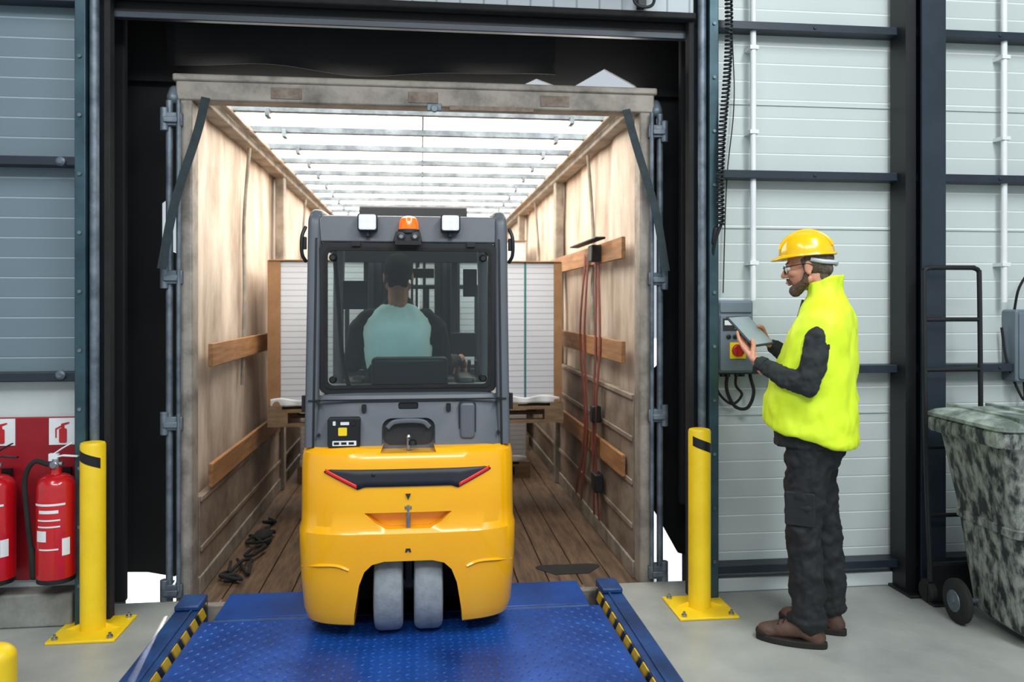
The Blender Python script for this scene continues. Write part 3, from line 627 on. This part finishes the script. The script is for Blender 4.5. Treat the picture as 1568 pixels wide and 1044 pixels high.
def head(Mx, helmet, beard, hair, glasses):
    T = lambda parts: xf(join(parts), Mx)
    h = [ell((-.012, 0, .035), (.098, .077, .088)), ell((.030, 0, -.018), (.062, .060, .088)),
         cap((.062, -.012, -.098), .024, (.062, .012, -.098), .024), cap((0, .052, -.058), .022, (.055, .016, -.096), .023), cap((0, -.052, -.058), .022, (.055, -.016, -.096), .023),
         cap((.092, 0, .012), .008, (.112, 0, -.026), .0125), ell((.100, .012, -.03), (.012, .009, .008)), ell((.100, -.012, -.03), (.012, .009, .008)),
         cap((.080, -.034, .024), .012, (.080, .034, .024), .012), ell((.092, 0, -.056), (.010, .024, .006)), ell((.090, 0, -.068), (.010, .020, .007)),
         ell((.062, .04, -.02), (.024, .02, .02)), ell((.062, -.04, -.02), (.024, .02, .02)),
         cap((-.025, 0, -.05), .055, (-.065, 0, -.2), .060)]
    for s in (-1, 1):
        h += [ell((-.006, s*.078, -.004), (.020, .008, .031), (0, -12, s*14)), ell((-.004, s*.078, -.028), (.012, .008, .012))]
    mk('head_and_neck', T(h), m_skin, remesh=.0035, smoothit=3)
    for s in (-1, 1):
        mk('eye', T([ell((.083, s*.031, .002), (.0115, .0125, .0105))]), m_eye)
        mk('iris', T([ell((.0925, s*.031, .001), (.003, .0055, .0055))]), m_iris)
        mk('eyebrow', T([cap((.0905, s*.016, .026), .0045, (.082, s*.045, .028), .004)]), hair)
    if beard:
        mk('beard', T([cap((.008, s*.062, -.035), .013, (.014, s*.058, -.062), .018) for s in (-1, 1)]+[cap((.014, s*.055, -.066), .020, (.068, s*.014, -.104), .027) for s in (-1, 1)]+[cap((.07, -.014, -.102), .027, (.07, .014, -.102), .027), cap((.096, -.002, -.046), .007, (.086, .028, -.062), .008), cap((.096, .002, -.046), .007, (.086, -.028, -.062), .008)]), m_beard, remesh=.004, smoothit=2, disp=.004, dscale=.01)
        mk('lips', T([ell((.1005, 0, -.060), (.006, .018, .005))]), m_skin)
    hh = [ell((-.030, 0, .030), (.090, .083, .085)), cap((-.075, -.03, -.02), .034, (-.075, .03, -.02), .034), cap((-.062, -.03, -.055), .026, (-.062, .03, -.055), .026)]
    hh += [cap((.012, s*.071, .03), .012, (.008, s*.070, -.012), .009) for s in (-1, 1)]
    if not helmet: hh += [ell((-.005, 0, .055), (.095, .081, .080))]
    mk('hair', T(hh), hair, remesh=.004, smoothit=3, disp=.003, dscale=.012)
    if glasses:
        g = []
        for s in (-1, 1):
            g.append(tube([(.104-.10*abs(y-.0)**1.5*3, s*y, z) for y, z in ((.008, .012), (.03, .017), (.056, .012), (.058, -.006), (.045, -.019), (.02, -.019), (.009, -.006))], .002, n=6, k=4, closed=False))
            g.append(tube([(.092, s*.058, .010), (.06, s*.078, .012), (.0, s*.084, .012), (-.03, s*.083, .0)], .0022, n=6))
        g.append(tube([(.104, -.010, .008), (.108, 0, .011), (.104, .010, .008)], .002, n=6))
        mk('glasses_frame', T(g), m_blk)
        mk('glasses_lens', T([grid(lambda u, v: (.102-.012*u, s*(.010+.046*u), -.017+.031*v), 4, 4) for s in (-1, 1)]), m_lens)
    if helmet:
        Hm = Mx @ Matrix.Translation((-.002, 0, .052)) @ Euler((0, math.radians(-4), 0)).to_matrix().to_4x4()
        R = []
        for k in range(13):
            t = k/12*math.pi/2; rr = math.cos(t)**.85 if k < 12 else .004
            R.append([V((.124*rr*math.cos(a), .106*rr*math.sin(a), .116*math.sin(t))) for a in [2*math.pi*i/48 for i in range(48)]])
        mk('helmet_shell', xf(loft(R, True, True), Hm), m_helm)
        def rim(rad, z, vis):
            o = []
            for i in range(48):
                a = 2*math.pi*i/48; c = max(0, math.cos(a)); o.append(V(((.124+rad+vis*c**2)*math.cos(a), (.106+rad)*math.sin(a), z-.010*c**2*(vis > .01))))
            return o
        mk('helmet_brim', xf(loft([rim(-.004, .010, 0), rim(.008, .004, .026), rim(.010, -.003, .030), rim(.005, -.006, .026), rim(-.008, 0, 0)], False, False), Hm), m_helm)
        rid = []
        for y0, rr in ((0, .014), (.034, .007), (-.034, .007)):
            rid.append(sweep([V((.126*math.cos(t)*(1 if y0 == 0 else .97), y0, .118*math.sin(t)*(1 if y0 == 0 else .955))) for t in [math.radians(20+140*i/24) for i in range(25)]], rsec(rr*2, .012, .45), side=(0, 1, 0)))
        mk('helmet_ridge', xf(join(rid), Hm), m_helm)
        mk('helmet_harness', T([tube([(-.02, .083, .030), (-.07, .075, .012), (-.118, .035, .002), (-.118, -.035, .002), (-.07, -.075, .012), (-.02, -.083, .030)], .010, n=8), ell((-.122, 0, .0), (.012, .03, .016))]), m_strapw)

def hand(name, W, a, s, n, curls, thumb, mat=None):
    a, s, n = V(a).normalized(), V(s).normalized(), V(n).normalized(); W = V(W)
    offs = [.032, .011, -.011, -.031]; base = [.086, .090, .086, .077]
    LL = [(.040, .024, .019), (.044, .028, .021), (.041, .026, .020), (.032, .019, .017)]
    parts = [cap(W-a*.05, .023, W+a*.01, .022), ell(W+a*.045-n*.0, (.02, .02, .02))]
    for i in range(4):
        B = W+a*base[i]+s*offs[i]
        parts.append(cap(W+a*.012+s*offs[i]*.5, .0145, B, .0105))
        p = B; ang = 0; r = .0095 if i < 3 else .0082
        for j, l in enumerate(LL[i]):
            ang += math.radians(curls[i][j]); q = p+(a*math.cos(ang)+n*math.sin(ang)+s*(.10-.07*i)*.5).normalized()*l
            parts.append(cap(p, r, q, r*.9)); p = q; r *= .9
    T = [V(t) for t in thumb]
    rs = [.015, .0115, .0105, .009]
    parts += [cap(T[i], rs[i], T[i+1], rs[i+1]) for i in range(len(T)-1)]
    mk(name, join(parts), mat or m_skin, remesh=.0026, smoothit=2)

def boot(ax, ay, yaw=0.):
    Mx = Matrix.Translation((ax, ay, 0)) @ Euler((0, 0, math.radians(yaw))).to_matrix().to_4x4()
    up = [cap((-.045, 0, .06), .045, (.0, 0, .075), .045), cap((0, 0, .08), .047, (.08, 0, .06), .042), cap((.08, 0, .06), .042, (.15, 0, .045), .036), ell((.145, 0, .045), (.055, .044, .034)), cap((-.03, 0, .07), .046, (-.025, 0, .16), .050), ell((-.05, 0, .045), (.05, .04, .04))]
    mk('boot_upper', xf(join(up), Mx), m_boot, remesh=.006, smoothit=3)
    out = []
    for i in range(40):
        a = 2*math.pi*i/40; c, s = math.cos(a), math.sin(a)
        x = .05+.155*c; w = .046+.008*math.sin(math.pi*(c*.5+.3)); out.append((x, w*math.copysign(abs(s)**.75, s)))
    mk('boot_sole', xf(join([prism(out, 'z', .0, .03)]), Mx), m_sole, bevel=.005)
    mk('boot_toecap', xf(join([ell((.167, 0, .036), (.040, .043, .026))]), Mx), m_sole)
    mk('boot_laces', xf(join([tube([(.03+.022*k, -.028, .118-.011*k), (.035+.022*k, 0, .130-.012*k), (.04+.022*k, .028, .118-.011*k)], .003, n=6) for k in range(4)]), Mx), m_hairb)

# ---------------- supervisor standing with tablet
group('warehouse_supervisor', (1.80, 3.50, 0), 145)
tr = []
for s, hx, kx, ax in ((1, .01, .03, .005), (-1, .0, -.035, -.055)):
    tr += chain([(hx-.01, s*.085, .93), (hx+.005, s*.10, .72), (kx, s*.105, .50), ((kx+ax)/2-.005, s*.105, .30), (ax, s*.105, .13)], [.108, .094, .078, .076, .074])
    tr += [cap((kx-.01, s*.135, .66), .046, (kx-.015, s*.14, .56), .044), ell((ax+.003, s*.105, .12), (.088, .078, .03))]
tr += [ell((-.01, 0, .96), (.125, .175, .12)), ell((-.05, .07, .88), (.085, .09, .10)), ell((-.05, -.07, .88), (.085, .09, .10)), cap((-.01, -.08, 1.04), .10, (-.01, .08, 1.04), .10)]
mk('trousers', join(tr), m_trou, remesh=.009, smoothit=5, disp=.034, dscale=.055)
mk('cargo_pocket', xf(prism(rrect(-.055, .075, -.075, .075, .01), 'y', .178, .190), Matrix.Translation((.02, 0, .63))), m_trou, bevel=.005)
boot(.03, .105, 4); boot(-.03, -.105, -6)
C = V((.285, 0, 1.412)); e1 = V((.68, -.10, .72)).normalized(); e2 = V((.17, .98, 0)); e2 = (e2-e1*e2.dot(e1)).normalized(); e3 = e1.cross(e2).normalized()
TP = lambda p, q, h: C+e1*p+e2*q+e3*h
TM = Matrix.Translation(C) @ Matrix((e1, e2, e3)).transposed().to_4x4()
WL = TP(-.160, .150, -.030); WR = TP(-.075, -.195, -.030)
sw = []
sw += [loft([sup((-.0, 0, .895), .165, .195), sup((0, 0, .98), .165, .20), sup((-.01, 0, 1.1), .145, .19), sup((-.02, 0, 1.25), .125, .185), sup((-.038, 0, 1.38), .105, .18), sup((-.05, 0, 1.46), .075, .14), sup((-.05, 0, 1.52), .055, .08), sup((-.052, 0, 1.60), .056, .062)])]
eL = V((-.012, .258, 1.19))
sw += chain([(-.05, .150, 1.425), (-.050, .196, 1.390), (-.035, .235, 1.29), tuple(eL)], [.050, .060, .056, .052])
dl = (WL-eL)
sw += chain([tuple(eL), tuple(eL+dl*.45+V((0, 0, -.012))), tuple(WL-dl.normalized()*.02)], [.052, .047, .034])
eR = V((.03, -.265, 1.20))
sw += chain([(-.04, -.150, 1.425), (-.03, -.20, 1.395), (.005, -.24, 1.30), tuple(eR)], [.050, .060, .056, .052])
dr = WR-eR
sw += chain([tuple(eR), tuple(eR+dr*.5+V((0, 0, -.01))), tuple(WR-dr.normalized()*.02)], [.052, .047, .034])
mk('sweater', join(sw), m_sweat, remesh=.008, smoothit=4, disp=.028, dscale=.045)
vr = []
for z, cx, rx, ry, tl, n in ((.940, .01, .188, .222, .27, 2.5), (.945, .01, .204, .238, .27, 2.5), (.99, .008, .205, .240, .24, 2.5), (1.08, .005, .200, .240, .18, 2.5), (1.18, -.0, .184, .240, .1, 2.5), (1.30, -.020, .164, .238, .05, 2.5), (1.40, -.042, .146, .236, .0, 2.5), (1.46, -.052, .130, .230, -.0, 2.4), (1.505, -.056, .116, .208, -.05, 2.3), (1.545, -.055, .096, .150, -.1, 2.1), (1.580, -.054, .080, .094, -.15, 2.), (1.625, -.054, .078, .084, -.22, 2.), (1.655, -.056, .083, .088, -.28, 2.), (1.65, -.056, .072, .076, -.28, 2.), (1.60, -.054, .064, .070, -.2, 2.)):
    vr.append(sup((cx, 0, z), rx, ry, n, tilt=tl))
vo = mk('hi_vis_vest', loft(vr), m_vest, sub=2, disp=.034, dscale=.095)
mk('vest_zip', [tube([(.045, 0, 1.56), (.075, 0, 1.45), (.130, 0, 1.30), (.19, 0, 1.18), (.214, 0, 1.08), (.218, 0, 1.0)], .006)], m_dgrey)
hM = Matrix.Translation((.024, .0, 1.712)) @ Euler((0, math.radians(8), math.radians(6))).to_matrix().to_4x4()
head(hM, True, True, m_hair, True)
aL = (e1*.88-e2*.30)
sL = (e2*.88+e1*.30)
hand('left_hand', WL, aL, sL, e3, [(8, 12, 10), (6, 10, 10), (4, 12, 10), (2, 14, 12)], [WL+aL*.02+sL*.02, TP(-.112, .152, -.010), TP(-.090, .142, .012), TP(-.066, .122, .0145)])
aR = (e1*.72+e2*.60); sR = (e1*.60-e2*.72)
hand('right_hand', WR, aR, sR, e3, [(6, 12, 10), (6, 10, 10), (4, 12, 10), (2, 14, 12)], [WR+aR*.02+sR*.015, TP(-.02, -.165, -.006), TP(.002, -.140, .013), TP(.012, -.108, .0145)])
for nm, w_, p_ in (('left_cuff', WL, dl), ('right_cuff', WR, dr)):
    d_ = p_.normalized(); mk(nm, turned(w_-d_*.045, d_, [(0, .034), (.004, .038), (.03, .036), (.034, .030)], 24), m_sweat)
mk('tablet_body', xf(cbox((0, 0, 0), (.19, .27, .009)), TM), m_dgrey, bevel=.004)
mk('tablet_screen', xf(cbox((0, 0, .0053), (.172, .25, .001)), TM), m_scr, smooth=False)

# ---------------- forklift driver
group('forklift_driver', (-.13, 4.53, 0), 90)
leg = []
for s in (-1, 1):
    leg += chain([(.02, s*.09, 1.06), (.22, s*.12, 1.09), (.42, s*.13, 1.06), (.47, s*.13, .82), (.47, s*.12, .60)], [.095, .085, .065, .058, .048])
leg += [ell((0, 0, 1.08), (.13, .17, .10))]
mk('trousers', join(leg), m_trou, remesh=.01, smoothit=4)
for s in (-1, 1):
    mk('boot', [cap((.46, s*.12, .56), .045, (.47, s*.12, .62), .05), cap((.46, s*.12, .54), .045, (.60, s*.12, .525), .035)], m_boot, remesh=.008, smoothit=2)
ds = [loft([sup((0, 0, 1.05), .13, .17), sup((-.02, 0, 1.2), .12, .17), sup((-.01, 0, 1.35), .125, .19), sup((.005, 0, 1.46), .11, .18), sup((.02, 0, 1.53), .07, .09), sup((.03, 0, 1.58), .06, .065)])]
for s in (-1, 1):
    ds += chain([(.0, s*.15, 1.45), (.01, s*.21, 1.40), (.06, s*.26, 1.2)], [.07, .065, .052])
    ds += chain([(.06, s*.26, 1.2), (.2, s*.22, 1.22), (.32, s*.12+.03, 1.25)] if s > 0 else [(.06, -.26, 1.2), (.2, -.30, 1.2), (.31, -.36, 1.2)], [.052, .044, .033])
mk('jacket', join(ds), m_trou, remesh=.01, smoothit=4, disp=.014, dscale=.06)
mk('hi_vis_back', loft([sup((-.012, 0, 1.12), .135, .175), sup((-.015, 0, 1.25), .132, .182), sup((-.008, 0, 1.38), .138, .20), sup((.0, 0, 1.46), .122, .19), sup((.012, 0, 1.52), .09, .11), sup((.018, 0, 1.55), .075, .08)]), m_teal, sub=1, disp=.024, dscale=.07)
head(Matrix.Translation((.065, -.0, 1.70)) @ Euler((0, math.radians(6), 0)).to_matrix().to_4x4(), False, False, m_hairb, False)
hand('left_hand', (.335, .14, 1.25), (.5, -.6, -.2), (.0, .2, .9), (.3, -.3, -.8), [(40, 50, 30)]*4, [(.345, .135, 1.265), (.375, .12, 1.275), (.39, .095, 1.27), (.40, .07, 1.262)])
hand('right_hand', (.33, -.37, 1.2), (.9, -.05, -.3), (0, .9, .2), (-.1, .1, -.9), [(40, 50, 30)]*4, [(.35, -.35, 1.2), (.37, -.335, 1.19), (.39, -.33, 1.175), (.405, -.33, 1.16)])

# ================================================================== WALL EQUIPMENT
group('dock_control_box', (1.64, 4.02, 1.37))
mk('enclosure', [prism(rrect(-.095, .095, -.19, .19, .012), 'y', 0, .13)], m_boxg, bevel=.006)
mk('lid', [prism(rrect(-.088, .088, -.18, .115, .01), 'y', -.012, .0), prism(rrect(-.088, .088, .125, .182, .01), 'y', -.008, .0)], m_boxg, bevel=.004)
mk('switch_plate', [prism(rrect(-.038, .048, -.115, -.03, .004), 'y', -.017, -.012)], m_stick, smooth=False)
mk('main_switch', [turned((.005, -.017, -.072), (0, -1, 0), [(0, .034), (.012, .032), (.016, .026)], 24), box(-.006, .016, -.05, -.03, -.102, -.042)], m_red, bevel=.002)
mk('push_buttons', [turned((x, -.012, .0), (0, -1, 0), [(0, .012), (.008, .012), (.01, .008)], 16) for x in (-.045, -.01, .03)], m_blk)
mk('label_panel', [box(-.075, .06, -.0135, -.012, .03, .095)], m_dgrey, smooth=False)
mk('label_text', [box(-.066, -.02, -.015, -.0134, .06, .085), box(-.01, .05, -.015, -.0134, .04, .046)], m_white, smooth=False)
mk('hinge_strip', [box(-.105, -.095, -.01, .12, -.17, .17)], m_dgrey, bevel=.002)
mk('cable_loop', [tube([(-.02, .06, -.19), (-.03, .05, -.28), (.01, .04, -.37), (.08, .04, -.38), (.12, .05, -.30), (.11, .08, -.20), (.115, .11, -.05)], .009), tube([(.03, .06, -.19), (.02, .05, -.26), (.05, .04, -.31), (.0, .05, -.36), (-.07, .06, -.30), (-.08, .1, -.2)], .007)], m_rubb)
mk('cable_glands', [cyl((x, .06, -.215), (x, .06, -.185), .014, n=10) for x in (-.05, -.02, .03, .06)], m_blk)

group('coiled_cable', (1.56, 3.97, 0))
hp = []
turns = 62
for i in range(turns*10+1):
    t = i/(turns*10); a = 2*math.pi*turns*t; z = 3.25-1.30*t
    hp.append(V((.03*(.5-t)+.017*math.cos(a)*1.0+.015*math.sin(t*6), .017*math.sin(a), z)))
mk('coil', tube(hp, .006, n=6, k=0), m_blk)
mk('tail', [tube([(-.015, 0, 1.96), (-.035, .01, 1.9), (-.05, .03, 1.82), (-.045, .05, 1.75), (-.05, .07, 1.68), (-.055, .09, 1.61)], .008), tube([(0, 0, 3.24), (.01, 0, 3.5), (.0, .05, 4.2)], .008), cap((-.038, .02, 1.93), .014, (-.048, .03, 1.86), .012)], m_blk)
group('wall_cable', (0, 0, 0))
mk('cable', [tube([(1.575, 4.13, 1.2), (1.57, 4.12, .8), (1.565, 4.12, .4), (1.57, 4.10, .1)], .008), tube([(1.60, 4.12, 4.2), (1.66, 4.12, 3.0), (1.67, 4.12, 2.6), (1.63, 4.12, 2.2), (1.61, 4.12, 1.60)], .003)], m_rubb)

group('wall_junction_box', (3.34, 4.04, 1.31))
mk('enclosure', [prism(rrect(-.09, .14, -.2, .2, .015), 'y', 0, .11)], m_boxg, bevel=.008)
mk('lid', [prism(rrect(-.075, .125, -.185, .185, .012), 'y', -.01, .0)], m_boxg, bevel=.004)
mk('cable', [tube([(-.06, .05, .19), (-.07, .0, .32), (-.02, -.03, .42), (.05, -.02, .44), (.1, .05, .3)], .007), tube([(0, .05, -.2), (-.02, .03, -.3), (-.1, .05, -.1), (-.12, .07, .1)], .007)], m_rubb)

group('sack_truck', (2.745, 3.83, 0), 0)
lean = lambda z: .0+.02*z
g = []
for s in (-1, 1):
    g.append(tube([(s*.15, lean(.1)-.02, .12), (s*.152, lean(.6), .6), (s*.155, lean(1.2), 1.2), (s*.155, lean(1.60), 1.66), (s*.150, lean(1.7), 1.715), (s*.12, lean(1.72), 1.73)], .0125, k=6))
g.append(cyl((-.13, lean(1.72), 1.73), (.13, lean(1.72), 1.73), .0125, n=12))
for z in (1.46, 1.20, .8, .45, .2): g.append(cyl((-.152, lean(z), z), (.152, lean(z), z), .011, n=12))
mk('tube_frame', g, m_black)
mk('toe_plate', [box(-.16, .16, -.06, -.0, .005, .015), box(-.16, .16, -.01, .0, .005, .2)], m_black, bevel=.003)
mk('wheels', [turned((s*.12, .02, .06), (s, 0, 0), [(0, .03), (0, .05), (.01, .06), (.03, .06), (.04, .05), (.04, .03), (.04, .02)], 28) for s in (-1, 1)]+[cyl((-.15, .02, .06), (.15, .02, .06), .01)], m_rubb)

# waste container
group('waste_container', (3.09, 3.41, 0), -4)
def rr(x, y, z, r=.06):
    return [V((p[0], p[1], z)) for p in rrect(-x, x, -y, y, r, 5)]
mk('body', loft([rr(.40, .19, .05), rr(.42, .21, .07), rr(.478, .235, .50), rr(.490, .243, .505), rr(.492, .245, .54), rr(.484, .238, .545), rr(.56, .265, .93), rr(.562, .267, .935)]), m_binm)
mk('rim', loft([rr(.562, .267, .915), rr(.595, .297, .915), rr(.60, .30, .925), rr(.60, .30, .975), rr(.59, .293, .985), rr(.562, .267, .985)], True, True), m_binm)
mk('lid', loft([rr(.595, .297, .985), rr(.602, .302, .990), rr(.602, .302, 1.005), rr(.58, .28, 1.02), rr(.50, .22, 1.035), rr(.47, .19, 1.03)]), m_binl)
mk('lid_ribs', [box(-.5+i*.2, -.47+i*.2, -.27, .27, 1.0, 1.045) for i in range(6)]+[tube([(-.35, -.295, 1.01), (-.32, -.33, 1.03), (-.08, -.33, 1.03), (-.05, -.295, 1.01)], .012)], m_binl, bevel=.006)
mk('body_ribs', [loft([[(x-.012, -.20, .1), (x+.012, -.20, .1), (x+.012, -.225, .1), (x-.012, -.225, .1)], [(x*1.15-.012, -.25, .92), (x*1.15+.012, -.25, .92), (x*1.15+.012, -.285, .92), (x*1.15-.012, -.285, .92)]]) for x in (-.28, .0, .28)], m_binm, bevel=.004)
mk('wheels', [turned((-.50, .14, .105), (-1, 0, 0), [(0, .04), (0, .09), (.008, .105), (.034, .105), (.042, .09), (.042, .04)], 32), turned((.50, .14, .105), (1, 0, 0), [(0, .04), (0, .09), (.008, .105), (.034, .105), (.042, .09), (.042, .04)], 32)]+[turned((x, -.12, .04), (0, 1, 0), [(-.02, .04), (.02, .04)], 24) for x in (-.3, .3)], m_rubb)
mk('wheel_hubs', [turned((s*.546, .14, .105), (-s, 0, 0), [(0, .05), (.01, .055)], 24) for s in (-1, 1)]+[cyl((-.55, .14, .105), (.55, .14, .105), .012), box(-.42, .42, .08, .18, .09, .12)], m_galv)

# ================================================================== LIGHTS, WORLD, CAMERA
def area(name, loc, rot, sx, sy, e, col=(1, 1, 1)):
    l = bpy.data.lights.new(name, 'AREA'); l.shape = 'RECTANGLE'; l.size = sx; l.size_y = sy; l.energy = e; l.color = col
    o = bpy.data.objects.new(name, l); o.location = loc; o.rotation_euler = [math.radians(a) for a in rot]; sc.collection.objects.link(o)
area('ceiling_lamp', (-2.2, .8, 5.4), (12, 0, 0), 1.0, 4.0, 150, (.93, .98, 1))
area('ceiling_lamp', (2.6, .8, 5.4), (12, 0, 0), 1.0, 4.0, 300, (.93, .98, 1))
area('ceiling_lamp', (.2, -2.0, 5.4), (25, 0, 0), 4.0, 1.5, 280, (.95, .98, 1))
s = bpy.data.lights.new('sun', 'SUN'); s.energy = 9; s.angle = math.radians(1.5); s.color = (1, .98, .95)
so = bpy.data.objects.new('sun', s)
so.rotation_euler = V((.12, -1, -.42)).to_track_quat('-Z', 'Y').to_euler(); sc.collection.objects.link(so)
w = bpy.data.worlds.new('world'); sc.world = w; w.use_nodes = True
bg = w.node_tree.nodes['Background']; bg.inputs[0].default_value = (.82, .91, 1, 1); bg.inputs[1].default_value = .66

cam = bpy.data.cameras.new('camera'); co = bpy.data.objects.new('camera', cam); sc.collection.objects.link(co)
cam.sensor_width = 36; cam.lens = 28.0; cam.shift_y = -.036
co.location = (0, 0, 1.54); co.rotation_euler = (math.radians(90), 0, math.radians(-6.5))
cam.dof.use_dof = True; cam.dof.focus_distance = 3.75; cam.dof.aperture_fstop = 2.0
sc.camera = co
sc.view_settings.view_transform = 'Standard'
sc.view_settings.look = 'None'
